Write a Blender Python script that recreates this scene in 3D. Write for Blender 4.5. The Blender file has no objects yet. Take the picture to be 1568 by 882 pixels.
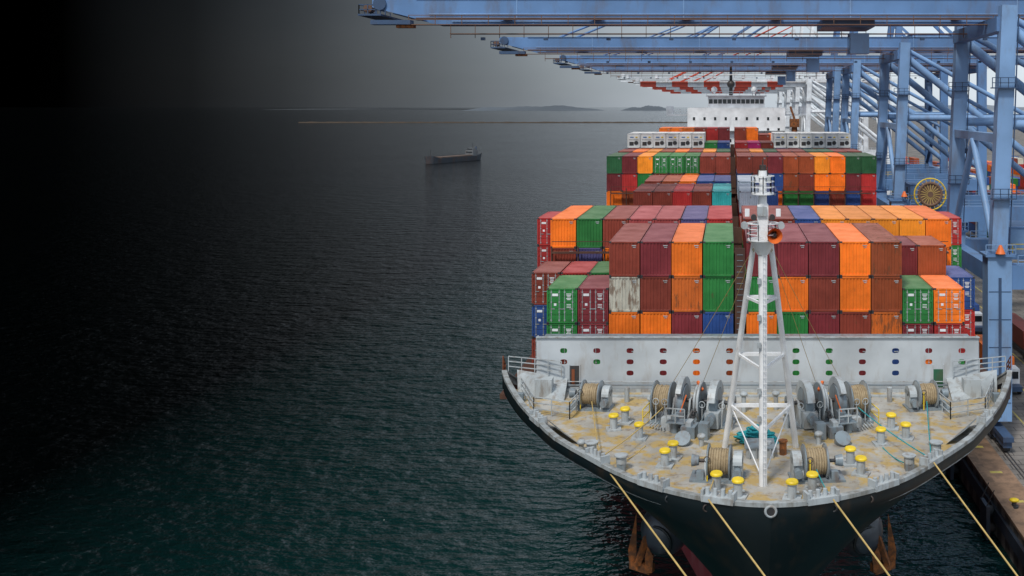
import bpy, math, random
from mathutils import Vector, Matrix
R = random.Random(7)
scene = bpy.context.scene
scene.view_settings.view_transform = 'Standard'
scene.view_settings.look = 'None'
scene.view_settings.exposure = 0
CX = 2.15   # ship centreline

# ------------------------------------------------------------------ materials
def new_mat(name):
    m = bpy.data.materials.new(name); m.use_nodes = True
    nt = m.node_tree
    return m, nt, nt.nodes['Principled BSDF']
def N(nt, t, **kw):
    n = nt.nodes.new(t)
    for k, v in kw.items(): setattr(n, k, v)
    return n
def paint(name, col, rough=0.5, metal=0.0, dirt=0.35, dcol=(0.12,0.06,0.03), scale=1.2, streak=True, thr=0.56, bump=0.0):
    m, nt, b = new_mat(name)
    L = nt.links
    geo = N(nt,'ShaderNodeNewGeometry')
    mp = N(nt,'ShaderNodeMapping'); L.new(geo.outputs['Position'], mp.inputs['Vector'])
    mp.inputs['Scale'].default_value = (1,1,0.3 if streak else 1)
    n1 = N(nt,'ShaderNodeTexNoise'); n1.inputs['Scale'].default_value=scale; n1.inputs['Detail'].default_value=8; n1.inputs['Roughness'].default_value=0.65
    L.new(mp.outputs[0], n1.inputs['Vector'])
    r = N(nt,'ShaderNodeMapRange'); r.inputs['From Min'].default_value=thr-0.06; r.inputs['From Max'].default_value=thr+0.12
    r.inputs['To Max'].default_value=dirt
    L.new(n1.outputs['Fac'], r.inputs['Value'])
    n2 = N(nt,'ShaderNodeTexNoise'); n2.inputs['Scale'].default_value=scale*0.35; n2.inputs['Detail'].default_value=5
    L.new(geo.outputs['Position'], n2.inputs['Vector'])
    r2 = N(nt,'ShaderNodeMapRange'); r2.inputs['From Min'].default_value=0.3; r2.inputs['From Max'].default_value=0.7; r2.inputs['To Min'].default_value=0.78; r2.inputs['To Max'].default_value=1.12
    L.new(n2.outputs['Fac'], r2.inputs['Value'])
    mul = N(nt,'ShaderNodeVectorMath', operation='SCALE'); mul.inputs[0].default_value = col[:3]
    L.new(r2.outputs[0], mul.inputs['Scale'])
    mx = N(nt,'ShaderNodeMix', data_type='RGBA')
    L.new(r.outputs[0], mx.inputs['Factor']); L.new(mul.outputs[0], mx.inputs['A']); mx.inputs['B'].default_value=(*dcol,1)
    L.new(mx.outputs['Result'], b.inputs['Base Color'])
    b.inputs['Roughness'].default_value=rough; b.inputs['Metallic'].default_value=metal
    if bump:
        bp = N(nt,'ShaderNodeBump'); bp.inputs['Strength'].default_value=bump; bp.inputs['Distance'].default_value=0.03
        L.new(n1.outputs['Fac'], bp.inputs['Height']); L.new(bp.outputs[0], b.inputs['Normal'])
    return m

M_white = paint('white_paint',(0.80,0.82,0.84),0.45,dirt=0.2,thr=0.62)
M_mast  = paint('mast_white',(0.82,0.83,0.84),0.4,dirt=0.3,thr=0.62,scale=2)
M_wall  = paint('breakwater_grey_white',(0.46,0.50,0.53),0.5,dirt=0.4,dcol=(0.25,0.17,0.1),thr=0.60,scale=0.9)
M_grey  = paint('machinery_grey',(0.20,0.25,0.285),0.4,dirt=0.55,thr=0.54,scale=2)
M_lgrey = paint('light_grey',(0.40,0.44,0.46),0.45,dirt=0.6,dcol=(.15,.10,.06),thr=0.54,scale=2)
M_rim   = paint('bulwark_grey',(0.34,0.37,0.38),0.5,dirt=0.7,dcol=(.13,.11,.08),thr=0.5,scale=1.5)
M_dark  = paint('dark_steel',(0.03,0.035,0.04),0.5,dirt=0.3,thr=0.5)
M_black = paint('hull_black_green',(0.005,0.011,0.014),0.4,dirt=0.6,dcol=(0.045,0.028,0.016),thr=0.58,scale=0.9)
M_red   = paint('boot_topping_red',(0.34,0.06,0.07),0.6,dirt=0.4,dcol=(0.28,0.2,0.2))
M_yel   = paint('yellow_paint',(0.78,0.56,0.02),0.5,dirt=0.3,thr=0.6,scale=3)
M_rope  = paint('rope_beige',(0.36,0.28,0.17),0.9,dirt=0.5,dcol=(0.2,0.14,0.08),scale=6,streak=False,thr=0.5)
M_ropey = paint('rope_yellow',(0.50,0.36,0.13),0.8,dirt=0.2,scale=5)
M_teal  = paint('teal_net',(0.02,0.34,0.38),0.8,dirt=0.6,dcol=(0.01,0.12,0.15),scale=6,streak=False,thr=0.5)
M_rust  = paint('rust',(0.32,0.10,0.02),0.8,dirt=0.8,dcol=(0.06,0.03,0.015),scale=3,streak=False,thr=0.45,bump=.6)
M_orange= paint('signal_orange',(0.75,0.16,0.03),0.5,dirt=0.2)
M_blue  = paint('crane_blue',(0.11,0.225,0.44),0.5,dirt=0.5,dcol=(0.12,0.11,0.12),thr=0.57,scale=0.6)
M_blue2 = paint('crane_blue_pale',(0.19,0.335,0.57),0.5,dirt=0.5,dcol=(0.14,0.14,0.16),thr=0.57,scale=0.6)
M_blued = paint('crane_blue_dark',(0.04,0.08,0.16),0.5,dirt=0.4,dcol=(0.05,0.03,0.02))
M_brown = paint('walkway_brown',(0.16,0.09,0.06),0.7,dirt=0.5)
M_cw    = paint('crane_white',(0.72,0.76,0.80),0.5,dirt=0.2)
M_cr    = paint('crane_red',(0.62,0.07,0.035),0.5,dirt=0.2)
M_fend  = paint('fender_rubber',(0.03,0.045,0.07),0.6,dirt=0.3)
M_glass = paint('dark_glass',(0.015,0.02,0.025),0.1,dirt=0.0)
M_hill  = paint('distant_hill',(0.080,0.098,0.118),0.95,dirt=0.3,dcol=(0.07,0.088,0.105),scale=0.004,streak=False)  # grey-blue of aerial haze put into the hill colour
M_rock  = paint('rock_brown',(0.045,0.032,0.02),0.9,dirt=0.4,scale=0.1,streak=False)
M_barge = paint('barge_hull',(0.05,0.062,0.078),0.6,dirt=0.7,dcol=(0.11,0.06,0.04),scale=.3,thr=.54)
M_lash  = paint('lashing_bridge_brown',(0.07,0.03,0.02),0.7,dirt=0.5)

# forecastle deck
def deck_mat():
    m, nt, b = new_mat('deck_paint'); L = nt.links
    geo = N(nt,'ShaderNodeNewGeometry')
    n1=N(nt,'ShaderNodeTexNoise'); n1.inputs['Scale'].default_value=0.35; n1.inputs['Detail'].default_value=6; n1.inputs['Roughness'].default_value=.6
    n2=N(nt,'ShaderNodeTexNoise'); n2.inputs['Scale'].default_value=1.5; n2.inputs['Detail'].default_value=9; n2.inputs['Roughness'].default_value=.75
    n3=N(nt,'ShaderNodeTexNoise'); n3.inputs['Scale'].default_value=0.8; n3.inputs['Detail'].default_value=6; n3.inputs['Roughness'].default_value=.65
    mp=N(nt,'ShaderNodeMapping'); mp.inputs['Location'].default_value=(31,17,3); L.new(geo.outputs['Position'],mp.inputs['Vector'])
    L.new(geo.outputs['Position'],n1.inputs['Vector']); L.new(geo.outputs['Position'],n2.inputs['Vector']); L.new(mp.outputs[0],n3.inputs['Vector'])
    r1=N(nt,'ShaderNodeValToRGB'); e=r1.color_ramp.elements
    e[0].position=.3; e[0].color=(0.25,0.225,0.18,1); e[1].position=.62; e[1].color=(0.44,0.43,0.40,1)
    L.new(n1.outputs['Fac'],r1.inputs['Fac'])
    r2=N(nt,'ShaderNodeMapRange'); r2.inputs['From Min'].default_value=.47; r2.inputs['From Max'].default_value=.58; r2.inputs['To Max'].default_value=.9
    L.new(n3.outputs['Fac'],r2.inputs['Value'])
    mx=N(nt,'ShaderNodeMix',data_type='RGBA'); L.new(r2.outputs[0],mx.inputs['Factor']); L.new(r1.outputs[0],mx.inputs['A']); mx.inputs['B'].default_value=(0.44,0.30,0.09,1)
    r3=N(nt,'ShaderNodeMapRange'); r3.inputs['From Min'].default_value=.53; r3.inputs['From Max'].default_value=.66; r3.inputs['To Max'].default_value=.75
    L.new(n2.outputs['Fac'],r3.inputs['Value'])
    mx2=N(nt,'ShaderNodeMix',data_type='RGBA'); L.new(r3.outputs[0],mx2.inputs['Factor']); L.new(mx.outputs['Result'],mx2.inputs['A']); mx2.inputs['B'].default_value=(0.15,0.085,0.04,1)
    L.new(mx2.outputs['Result'],b.inputs['Base Color']); b.inputs['Roughness'].default_value=.45
    return m
M_deck = deck_mat()

def container_mat():
    m, nt, b = new_mat('container_paint'); L = nt.links
    oi=N(nt,'ShaderNodeObjectInfo'); tc=N(nt,'ShaderNodeTexCoord'); geo=N(nt,'ShaderNodeNewGeometry')
    rs=N(nt,'ShaderNodeMath',operation='MULTIPLY'); rs.inputs[1].default_value=90; L.new(oi.outputs['Random'],rs.inputs[0])
    ad=N(nt,'ShaderNodeVectorMath',operation='ADD'); L.new(tc.outputs['Object'],ad.inputs[0]); L.new(rs.outputs[0],ad.inputs[1])
    mp=N(nt,'ShaderNodeMapping'); mp.inputs['Scale'].default_value=(1.6,1.6,.5); L.new(ad.outputs[0],mp.inputs['Vector'])
    n1=N(nt,'ShaderNodeTexNoise'); n1.inputs['Scale'].default_value=1.6; n1.inputs['Detail'].default_value=9; n1.inputs['Roughness'].default_value=.68
    L.new(mp.outputs[0],n1.inputs['Vector'])
    n2=N(nt,'ShaderNodeTexNoise'); n2.inputs['Scale'].default_value=.6; n2.inputs['Detail'].default_value=6; n2.inputs['Roughness'].default_value=.65
    L.new(ad.outputs[0],n2.inputs['Vector'])
    r2=N(nt,'ShaderNodeMapRange'); r2.inputs['From Min'].default_value=.3; r2.inputs['From Max'].default_value=.7; r2.inputs['To Min'].default_value=.70; r2.inputs['To Max'].default_value=1.15
    L.new(n2.outputs['Fac'],r2.inputs['Value'])
    sc=N(nt,'ShaderNodeVectorMath',operation='SCALE'); L.new(oi.outputs['Color'],sc.inputs[0]); L.new(r2.outputs[0],sc.inputs['Scale'])
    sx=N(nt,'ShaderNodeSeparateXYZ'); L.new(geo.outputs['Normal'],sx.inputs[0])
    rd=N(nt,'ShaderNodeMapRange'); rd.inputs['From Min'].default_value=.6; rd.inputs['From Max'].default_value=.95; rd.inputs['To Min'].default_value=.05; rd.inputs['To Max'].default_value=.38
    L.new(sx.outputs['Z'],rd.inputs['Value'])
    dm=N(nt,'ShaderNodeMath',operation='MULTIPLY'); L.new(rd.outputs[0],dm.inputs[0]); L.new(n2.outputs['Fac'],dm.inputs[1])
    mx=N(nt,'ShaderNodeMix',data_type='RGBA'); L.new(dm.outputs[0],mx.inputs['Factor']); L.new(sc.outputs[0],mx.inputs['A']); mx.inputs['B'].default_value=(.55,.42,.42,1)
    th=N(nt,'ShaderNodeMapRange'); th.inputs['From Min'].default_value=0; th.inputs['From Max'].default_value=1; th.inputs['To Min'].default_value=.71; th.inputs['To Max'].default_value=.45
    L.new(oi.outputs['Alpha'],th.inputs['Value'])
    su=N(nt,'ShaderNodeMath',operation='SUBTRACT'); L.new(n1.outputs['Fac'],su.inputs[0]); L.new(th.outputs[0],su.inputs[1])
    mm=N(nt,'ShaderNodeMath',operation='MULTIPLY',use_clamp=True); mm.inputs[1].default_value=14; L.new(su.outputs[0],mm.inputs[0])
    m2=N(nt,'ShaderNodeMath',operation='MULTIPLY'); m2.inputs[1].default_value=.7; L.new(mm.outputs[0],m2.inputs[0])
    mx2=N(nt,'ShaderNodeMix',data_type='RGBA'); L.new(m2.outputs[0],mx2.inputs['Factor']); L.new(mx.outputs['Result'],mx2.inputs['A']); mx2.inputs['B'].default_value=(.13,.06,.03,1)
    L.new(mx2.outputs['Result'],b.inputs['Base Color']); b.inputs['Roughness'].default_value=.55
    b.inputs['Specular IOR Level'].default_value=.3
    return m
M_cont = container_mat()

# ------------------------------------------------------------------ mesh builder
class MB:
    def __init__(s): s.v=[]; s.f=[]; s.m=[]; s.mats=[]; s.sm=[]
    def mi(s,mat):
        if mat not in s.mats: s.mats.append(mat)
        return s.mats.index(mat)
    def add(s,vs,fs,mat,smooth=False):
        o=len(s.v); s.v+= [tuple(v) for v in vs]; k=s.mi(mat)
        for f in fs: s.f.append(tuple(i+o for i in f)); s.m.append(k); s.sm.append(smooth)
    def box(s,c,d,mat,rot=None):
        x,y,z=d[0]/2,d[1]/2,d[2]/2
        vs=[Vector((a*x,b*y,e*z)) for e in(-1,1) for b in(-1,1) for a in(-1,1)]
        if rot is not None: vs=[rot@v for v in vs]
        c=Vector(c); vs=[v+c for v in vs]
        s.add(vs,[(0,2,3,1),(4,5,7,6),(0,1,5,4),(2,6,7,3),(0,4,6,2),(1,3,7,5)],mat)
    def beam(s,p,q,w,h,mat):
        p=Vector(p);q=Vector(q);d=q-p;l=d.length;d=d.normalized()
        up=Vector((0,0,1)) if abs(d.z)<.95 else Vector((0,1,0))
        x=d.cross(up).normalized(); u=x.cross(d).normalized()
        rot=Matrix((x,d,u)).transposed()
        s.box((p+q)/2,(w,l,h),mat,rot)
    def cyl(s,p,q,r,mat,r2=None,n=12,caps=True,smooth=True):
        if r2 is None:r2=r
        p=Vector(p);q=Vector(q);d=(q-p).normalized()
        up=Vector((0,0,1)) if abs(d.z)<.95 else Vector((0,1,0))
        x=d.cross(up).normalized(); u=x.cross(d).normalized()
        a=[p+(x*math.cos(t)+u*math.sin(t))*r for t in [2*math.pi*i/n for i in range(n)]]
        b=[q+(x*math.cos(t)+u*math.sin(t))*r2 for t in [2*math.pi*i/n for i in range(n)]]
        s.add(a+b,[(i,(i+1)%n,n+(i+1)%n,n+i) for i in range(n)],mat,smooth)
        if caps:
            s.add(a,[tuple(range(n))[::-1]],mat); s.add(b,[tuple(range(n))],mat)
    def sph(s,c,r,mat,n=12,sc=(1,1,1)):
        vs=[];fs=[]
        for j in range(n//2+1):
            ph=math.pi*j/(n//2)
            for i in range(n):
                t=2*math.pi*i/n
                vs.append((c[0]+r*sc[0]*math.sin(ph)*math.cos(t),c[1]+r*sc[1]*math.sin(ph)*math.sin(t),c[2]+r*sc[2]*math.cos(ph)))
        for j in range(n//2):
            for i in range(n):
                fs.append((j*n+i,(j+1)*n+i,(j+1)*n+(i+1)%n,j*n+(i+1)%n))
        s.add(vs,fs,mat,True)
    def torus(s,c,Rr,r,axis,mat,n=20,k=6):
        c=Vector(c);d=Vector(axis).normalized(); up=Vector((0,0,1)) if abs(d.z)<.95 else Vector((0,1,0))
        x=d.cross(up).normalized();u=x.cross(d).normalized();vs=[];fs=[]
        for i in range(n):
            t=2*math.pi*i/n; e=x*math.cos(t)+u*math.sin(t)
            for j in range(k):
                a=2*math.pi*j/k; vs.append(c+e*(Rr+r*math.cos(a))+d*r*math.sin(a))
        for i in range(n):
            for j in range(k):
                fs.append((i*k+j,((i+1)%n)*k+j,((i+1)%n)*k+(j+1)%k,i*k+(j+1)%k))
        s.add(vs,fs,mat,True)
    def rail(s,pts,h,mat,step=1.5,r=.025,bars=2):
        for a,b in zip(pts[:-1],pts[1:]):
            a=Vector(a);b=Vector(b);n=max(1,int((b-a).length/step))
            for i in range(n+1):
                p=a.lerp(b,i/n); s.beam(p,p+Vector((0,0,h)),r*2,r*2,mat)
            for k in range(bars):
                z=Vector((0,0,h*(k+1)/bars)); s.beam(a+z,b+z,r*2,r*2,mat)
    def obj(s,name,parent=None,loc=(0,0,0),rotz=0):
        me=bpy.data.meshes.new(name); me.from_pydata(s.v,[],s.f)
        for m in s.mats: me.materials.append(m)
        me.polygons.foreach_set('material_index',s.m); me.polygons.foreach_set('use_smooth',s.sm); me.update()
        o=bpy.data.objects.new(name,me); scene.collection.objects.link(o)
        o.location=loc; o.rotation_euler=(0,0,rotz)
        if parent: o.parent=parent
        return o
def empty(name,loc=(0,0,0)):
    o=bpy.data.objects.new(name,None); scene.collection.objects.link(o); o.location=loc; o.empty_display_size=.1; return o

# ------------------------------------------------------------------ camera
cam=bpy.data.cameras.new('camera'); co=bpy.data.objects.new('camera',cam); scene.collection.objects.link(co)
co.location=(0,0,40); co.rotation_euler=(math.radians(90),0,0)
cam.sensor_width=36; cam.lens=33.2; cam.shift_x=-0.2105; cam.shift_y=-0.1773; cam.clip_end=90000; cam.clip_start=1
scene.camera=co

# ------------------------------------------------------------------ world + sun
w=bpy.data.worlds.new('World'); scene.world=w; w.use_nodes=True; nt=w.node_tree; L=nt.links
bg=nt.nodes['Background']; bg.inputs['Strength'].default_value=0.12
sky=N(nt,'ShaderNodeTexSky'); sky.sky_type='NISHITA'; sky.sun_disc=False
EL=math.radians(55); AZ=math.radians(204)
sky.sun_elevation=EL; sky.sun_rotation=AZ
tc=N(nt,'ShaderNodeTexCoord'); sp=N(nt,'ShaderNodeSeparateXYZ'); L.new(tc.outputs['Generated'],sp.inputs[0])
at=N(nt,'ShaderNodeMath',operation='ARCTAN2'); L.new(sp.outputs['X'],at.inputs[0]); L.new(sp.outputs['Y'],at.inputs[1])
nz=N(nt,'ShaderNodeTexNoise'); nz.inputs['Scale'].default_value=2.2; nz.inputs['Detail'].default_value=6
mpz=N(nt,'ShaderNodeMapping'); mpz.inputs['Scale'].default_value=(1,1,3.5); L.new(tc.outputs['Generated'],mpz.inputs['Vector']); L.new(mpz.outputs[0],nz.inputs['Vector'])
ma=N(nt,'ShaderNodeMath',operation='MULTIPLY_ADD'); ma.inputs[1].default_value=1/(2*math.pi); ma.inputs[2].default_value=.5; L.new(at.outputs[0],ma.inputs[0])
cr=N(nt,'ShaderNodeValToRGB'); L.new(ma.outputs[0],cr.inputs['Fac'])
stops=[(0,1),(.14,.8),(.24,.25),(.32,.0),(.402,.0),(.4185,.014),(.4316,.048),(.4507,.15),(.466,.30),(.4874,.60),(.505,.82),(.53,1.0),(.62,1),(1,1)]
els=cr.color_ramp.elements
els[0].position=0; els[0].color=(1,1,1,1); els[1].position=1; els[1].color=(1,1,1,1)
for p,vv in stops[1:-1]:
    e=els.new(p); e.color=(vv,vv,vv,1)
mixs=N(nt,'ShaderNodeMix',data_type='RGBA'); mixs.inputs['Factor'].default_value=.78
L.new(sky.outputs[0],mixs.inputs['A'])
cl=N(nt,'ShaderNodeValToRGB'); cl.color_ramp.elements[0].color=(5.2,6.0,6.9,1); cl.color_ramp.elements[1].color=(7.6,8.3,9.2,1)
cl.color_ramp.elements[0].position=.3; cl.color_ramp.elements[1].position=.7
L.new(nz.outputs['Fac'],cl.inputs['Fac']); L.new(cl.outputs[0],mixs.inputs['B'])
fin=N(nt,'ShaderNodeMix',data_type='RGBA',blend_type='MULTIPLY'); fin.inputs['Factor'].default_value=1
L.new(mixs.outputs['Result'],fin.inputs['A']); L.new(cr.outputs[0],fin.inputs['B']); L.new(fin.outputs['Result'],bg.inputs['Color'])

sl=bpy.data.lights.new('sun','SUN'); so=bpy.data.objects.new('sun',sl); scene.collection.objects.link(so)
sl.energy=2.7; sl.angle=math.radians(10); sl.color=(1,.95,.88)
tosun=Vector((math.sin(AZ)*math.cos(EL),math.cos(AZ)*math.cos(EL),math.sin(EL)))
so.rotation_euler=tosun.to_track_quat('Z','Y').to_euler(); so.location=(0,0,120)

# ------------------------------------------------------------------ sea
def water_mat():
    m, nt, b = new_mat('sea_water'); L=nt.links
    geo=N(nt,'ShaderNodeNewGeometry'); sp=N(nt,'ShaderNodeSeparateXYZ'); L.new(geo.outputs['Position'],sp.inputs[0])
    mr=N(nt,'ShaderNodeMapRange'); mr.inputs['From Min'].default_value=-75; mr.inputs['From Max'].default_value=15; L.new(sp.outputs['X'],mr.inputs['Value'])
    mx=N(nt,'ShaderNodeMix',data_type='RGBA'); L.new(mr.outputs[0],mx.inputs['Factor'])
    mx.inputs['A'].default_value=(.0005,.0009,.001,1); mx.inputs['B'].default_value=(.004,.034,.034,1)  # fade to darkness on the left is painted into the base colour
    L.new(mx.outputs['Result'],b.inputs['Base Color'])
    b.inputs['Roughness'].default_value=.11; b.inputs['IOR'].default_value=1.34; b.inputs['Specular IOR Level'].default_value=.68
    def nn(sx,sy,scale,det,rot=.12):
        mp=N(nt,'ShaderNodeMapping'); mp.inputs['Scale'].default_value=(sx,sy,1); mp.inputs['Rotation'].default_value=(0,0,rot)
        L.new(geo.outputs['Position'],mp.inputs['Vector'])
        n=N(nt,'ShaderNodeTexNoise'); n.inputs['Scale'].default_value=scale; n.inputs['Detail'].default_value=det; n.inputs['Roughness'].default_value=.55
        L.new(mp.outputs[0],n.inputs['Vector']); return n
    a=nn(.5,1,.26,3,.22); c=nn(.6,1,.85,3,-.15); d=nn(1,1,.012,3)
    wr=N(nt,'ShaderNodeMapRange'); wr.inputs['From Min'].default_value=.35; wr.inputs['From Max'].default_value=.65; wr.inputs['To Min'].default_value=.7; wr.inputs['To Max'].default_value=1.0
    L.new(d.outputs['Fac'],wr.inputs['Value'])
    b1=N(nt,'ShaderNodeBump'); b1.inputs['Distance'].default_value=1.25; L.new(a.outputs['Fac'],b1.inputs['Height']); L.new(wr.outputs[0],b1.inputs['Strength'])
    b2=N(nt,'ShaderNodeBump'); b2.inputs['Distance'].default_value=.62; L.new(c.outputs['Fac'],b2.inputs['Height']); L.new(wr.outputs[0],b2.inputs['Strength'])
    L.new(b1.outputs[0],b2.inputs['Normal']); L.new(b2.outputs[0],b.inputs['Normal'])
    return m
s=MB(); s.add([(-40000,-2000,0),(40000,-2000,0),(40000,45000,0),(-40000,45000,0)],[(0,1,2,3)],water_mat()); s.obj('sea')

# ------------------------------------------------------------------ hills, breakwater
def ridge(name,x0,x1,y,h,seed,mat,n=60,depth=900):
    rr=random.Random(seed); s=MB(); ph=[rr.uniform(0,6) for _ in range(5)]
    top=[]
    for i in range(n+1):
        t=i/n; e=math.sin(math.pi*t)**.6
        z=h*e*(.72+.12*math.sin(5*t*2+ph[0])+.08*math.sin(11*t*2+ph[1])+.03*math.sin(31*t*3+ph[2]))
        top.append(max(z,0))
    vs=[]
    for i in range(n+1):
        x=x0+(x1-x0)*i/n
        vs+= [(x,y,-5),(x,y+depth*.4,top[i]*.7),(x,y+depth*.5,top[i]),(x,y+depth,-5)]
    fs=[]
    for i in range(n):
        for k in range(3): fs.append((i*4+k,(i+1)*4+k,(i+1)*4+k+1,i*4+k+1))
    s.add(vs,fs,mat,True); return s.obj(name)
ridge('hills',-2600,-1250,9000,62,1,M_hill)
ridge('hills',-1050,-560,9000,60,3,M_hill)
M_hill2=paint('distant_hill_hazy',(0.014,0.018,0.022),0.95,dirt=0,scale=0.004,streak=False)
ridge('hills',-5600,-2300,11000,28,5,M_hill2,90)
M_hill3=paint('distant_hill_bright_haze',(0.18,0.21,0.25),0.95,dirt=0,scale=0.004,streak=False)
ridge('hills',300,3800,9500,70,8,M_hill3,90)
s=MB(); rr=random.Random(4); n=160
vs=[];fs=[]
for i in range(n+1):
    x=-1050+1400*i/n; z=2.2+rr.uniform(-.5,.6)
    vs+=[(x,2308,-1),(x,2313+rr.uniform(-1,1),z),(x,2317,z),(x,2324,-1)]
for i in range(n):
    for k in range(3): fs.append((i*4+k,(i+1)*4+k,(i+1)*4+k+1,i*4+k+1))
s.add(vs,fs,M_rock); s.obj('harbour_breakwater')

# ------------------------------------------------------------------ barge
s=MB()
prof=[(-29,0.6),(-26,4),(-20,5.5),(20,5.5),(27,4.6),(29,3.2)]
vs=[];fs=[]
for (y,hw) in prof:
    sh=3.6+(1.6 if abs(y)>25 else 0)
    vs+=[(-hw*.8,y*.97,-.5),(-hw,y,sh),(-hw+.4,y,sh),(-hw+.4,y,sh-1),(hw-.4,y,sh-1),(hw-.4,y,sh),(hw,y,sh),(hw*.8,y*.97,-.5)]
for i in range(len(prof)-1):
    for k in range(7): fs.append((i*8+k,(i+1)*8+k,(i+1)*8+k+1,i*8+k+1))
fs.append(tuple(range(8))[::-1]); fs.append(tuple(8*(len(prof)-1)+k for k in range(8)))
s.add(vs,fs,M_barge)
M_bh=paint('barge_house_grey',(.13,.14,.15),.6,dirt=.5)
M_bc=paint('barge_cargo_brown',(.11,.075,.06),.8,dirt=.4,scale=.4)
s.box((0,0,3.4),(8,34,1.6),M_bc)
s.box((0,21,5.4),(7,6,4),M_bh); s.box((0,20.8,8.2),(5,4,1.6),M_bh); s.box((0,17.9,6),(5.5,.1,.8),M_glass); s.box((0,18.7,8.3),(4.4,.1,.8),M_glass)
s.cyl((0,22,9),(0,22,13),.15,M_dark); s.cyl((1.5,24,7),(1.5,24,10),.5,M_blued); s.cyl((0,-24,5),(0,-24,10),.15,M_dark)
s.rail([(-5,-18,3.6),(-5,17,3.6)],1.2,M_dark,3,.05)
s.obj('barge',loc=(-199,685,0),rotz=-math.atan2(15,56)-.14)

# ------------------------------------------------------------------ containers
def cont_mesh(name,Lg,kind,H=2.80):
    s=MB(); W=2.44; hw=W/2; P=M_cont
    def corr(a,b,pitch,fn):
        n=int(round((b-a)/pitch)); pts=[]
        for i in range(n):
            o=a+(b-a)*i/n; p=(b-a)/n
            pts+=[(o,0),(o+p*.3,0),(o+p*.5,1),(o+p*.8,1)]
        pts.append((b,0)); return pts
    for sx in(-1,1):
        for y in(.06,Lg-.06):
            s.box((sx*(hw-.06),y,H/2),(.12,.12,H),P)
            for z in(.06,H-.06): s.box((sx*(hw-.085),y+(.02 if y<1 else -.02),z),(.178,.168,.126),M_dark if kind!='reefer' else M_lgrey)
        s.box((sx*(hw-.04),Lg/2,H-.05),(.08,Lg-.24,.09),P); s.box((sx*(hw-.05),Lg/2,.08),(.1,Lg-.24,.15),P)
        pts=corr(.12,Lg-.12,.38 if Lg>7 else .34,None)
        vs=[];
        for (y,d) in pts: vs+=[(sx*(hw-.015-.05*d),y,.15),(sx*(hw-.015-.05*d),y,H-.09)]
        s.add(vs,[(2*i,2*i+2,2*i+3,2*i+1) if sx>0 else (2*i+1,2*i+3,2*i+2,2*i) for i in range(len(pts)-1)],P)
    for y in(.06,Lg-.06):
        s.box((0,y,H-.06),(W-.24,.11,.11),P); s.box((0,y,.08),(W-.24,.11,.15),P)
    pts=corr(.11,Lg-.11,.42,None); vs=[]
    for (y,d) in pts: vs+=[(-hw+.07,y,H-.012-.03*d),(hw-.07,y,H-.012-.03*d)]
    s.add(vs,[(2*i,2*i+1,2*i+3,2*i+2) for i in range(len(pts)-1)],P)
    s.add([(-hw,Lg-.03,0),(hw,Lg-.03,0),(hw,Lg-.03,H-.05),(-hw,Lg-.03,H-.05)],[(1,0,3,2)],P)
    s.add([(-hw,0.05,.02),(hw,.05,.02),(hw,Lg-.05,.02),(-hw,Lg-.05,.02)],[(3,2,1,0)],P)
    if kind=='end':
        pts=corr(-hw+.12,hw-.12,.275,None); vs=[]
        for (x,d) in pts: vs+=[(x,.03+.05*d,.15),(x,.03+.05*d,H-.11)]
        s.add(vs,[(2*i,2*i+2,2*i+3,2*i+1) for i in range(len(pts)-1)],P)
        s.box((hw-.45,.022,H-.32),(.36,.012,.07),M_lgrey); s.box((hw-.42,.022,H-.46),(.24,.012,.05),M_lgrey)
    elif kind=='door':
        for sx in(-1,1):
            for k in range(5):
                z0=.17+k*(H-.3)/5; hh=(H-.3)/5
                s.box((sx*.55,.065,z0+hh/2),(1.06,.05,hh-.03),P)
                s.box((sx*.55,.048,z0+hh*.5),(1.0,.03,hh*.45),P)
            for xx in(.22,.86):
                s.cyl((sx*xx,.012,.1),(sx*xx,.012,H-.1),.025,M_lgrey,n=6)
                for z in(.25,.9,1.7,H-.3): s.box((sx*xx,.012,z),(.13,.04,.06),M_lgrey)
                s.box((sx*(xx-.12),.0,1.15),(.34,.02,.05),M_lgrey)
            for z in(.4,1.1,1.8,2.4): s.box((sx*1.09,.03,z),(.1,.05,.14),P)
        for k,(zz,ww) in enumerate([(2.35,.42),(2.24,.36),(2.12,.3),(1.98,.4),(1.9,.28)]): s.box((.55,.024,zz),(ww,.012,.055),M_white)
        s.box((-.55,.024,2.28),(.46,.012,.2),M_white); s.box((-.55,.024,1.5),(.2,.012,.2),M_white)
        for k in range(3): s.box((.55,.024,1.5-.12*k),(.35,.012,.04),M_white)
    elif kind=='reefer':
        s.box((0,.08,H/2),(W-.24,.04,H-.24),P)
        s.box((0,.055,.85),(1.9,.03,1.2),P)
        s.box((-.42,.03,.8),(.85,.04,.75),M_dark); s.cyl((.5,.05,.95),(.5,.01,.95),.4,M_dark,n=14); s.torus((.5,.01,.95),.42,.03,(0,1,0),M_lgrey,14,4)
        s.box((0,.05,2.0),(1.7,.02,.5),P); s.box((-.35,.03,2.05),(.7,.02,.26),M_blue); s.box((.55,.03,2.05),(.4,.02,.26),M_yel); s.box((0,.02,1.55),(1.9,.03,.08),M_dark)
    me=s.obj(name+'_tmp'); m=me.data; bpy.data.objects.remove(me); m.name=name; return m
MESH={('end',40):cont_mesh('container_40ft',12.19,'end'),('door',20):cont_mesh('container_20ft_door',6.06,'door'),
      ('end',20):cont_mesh('container_20ft',6.06,'end'),('door',40):cont_mesh('container_40ft_door',12.19,'door'),('reefer',40):cont_mesh('container_reefer',12.19,'reefer')}
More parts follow.
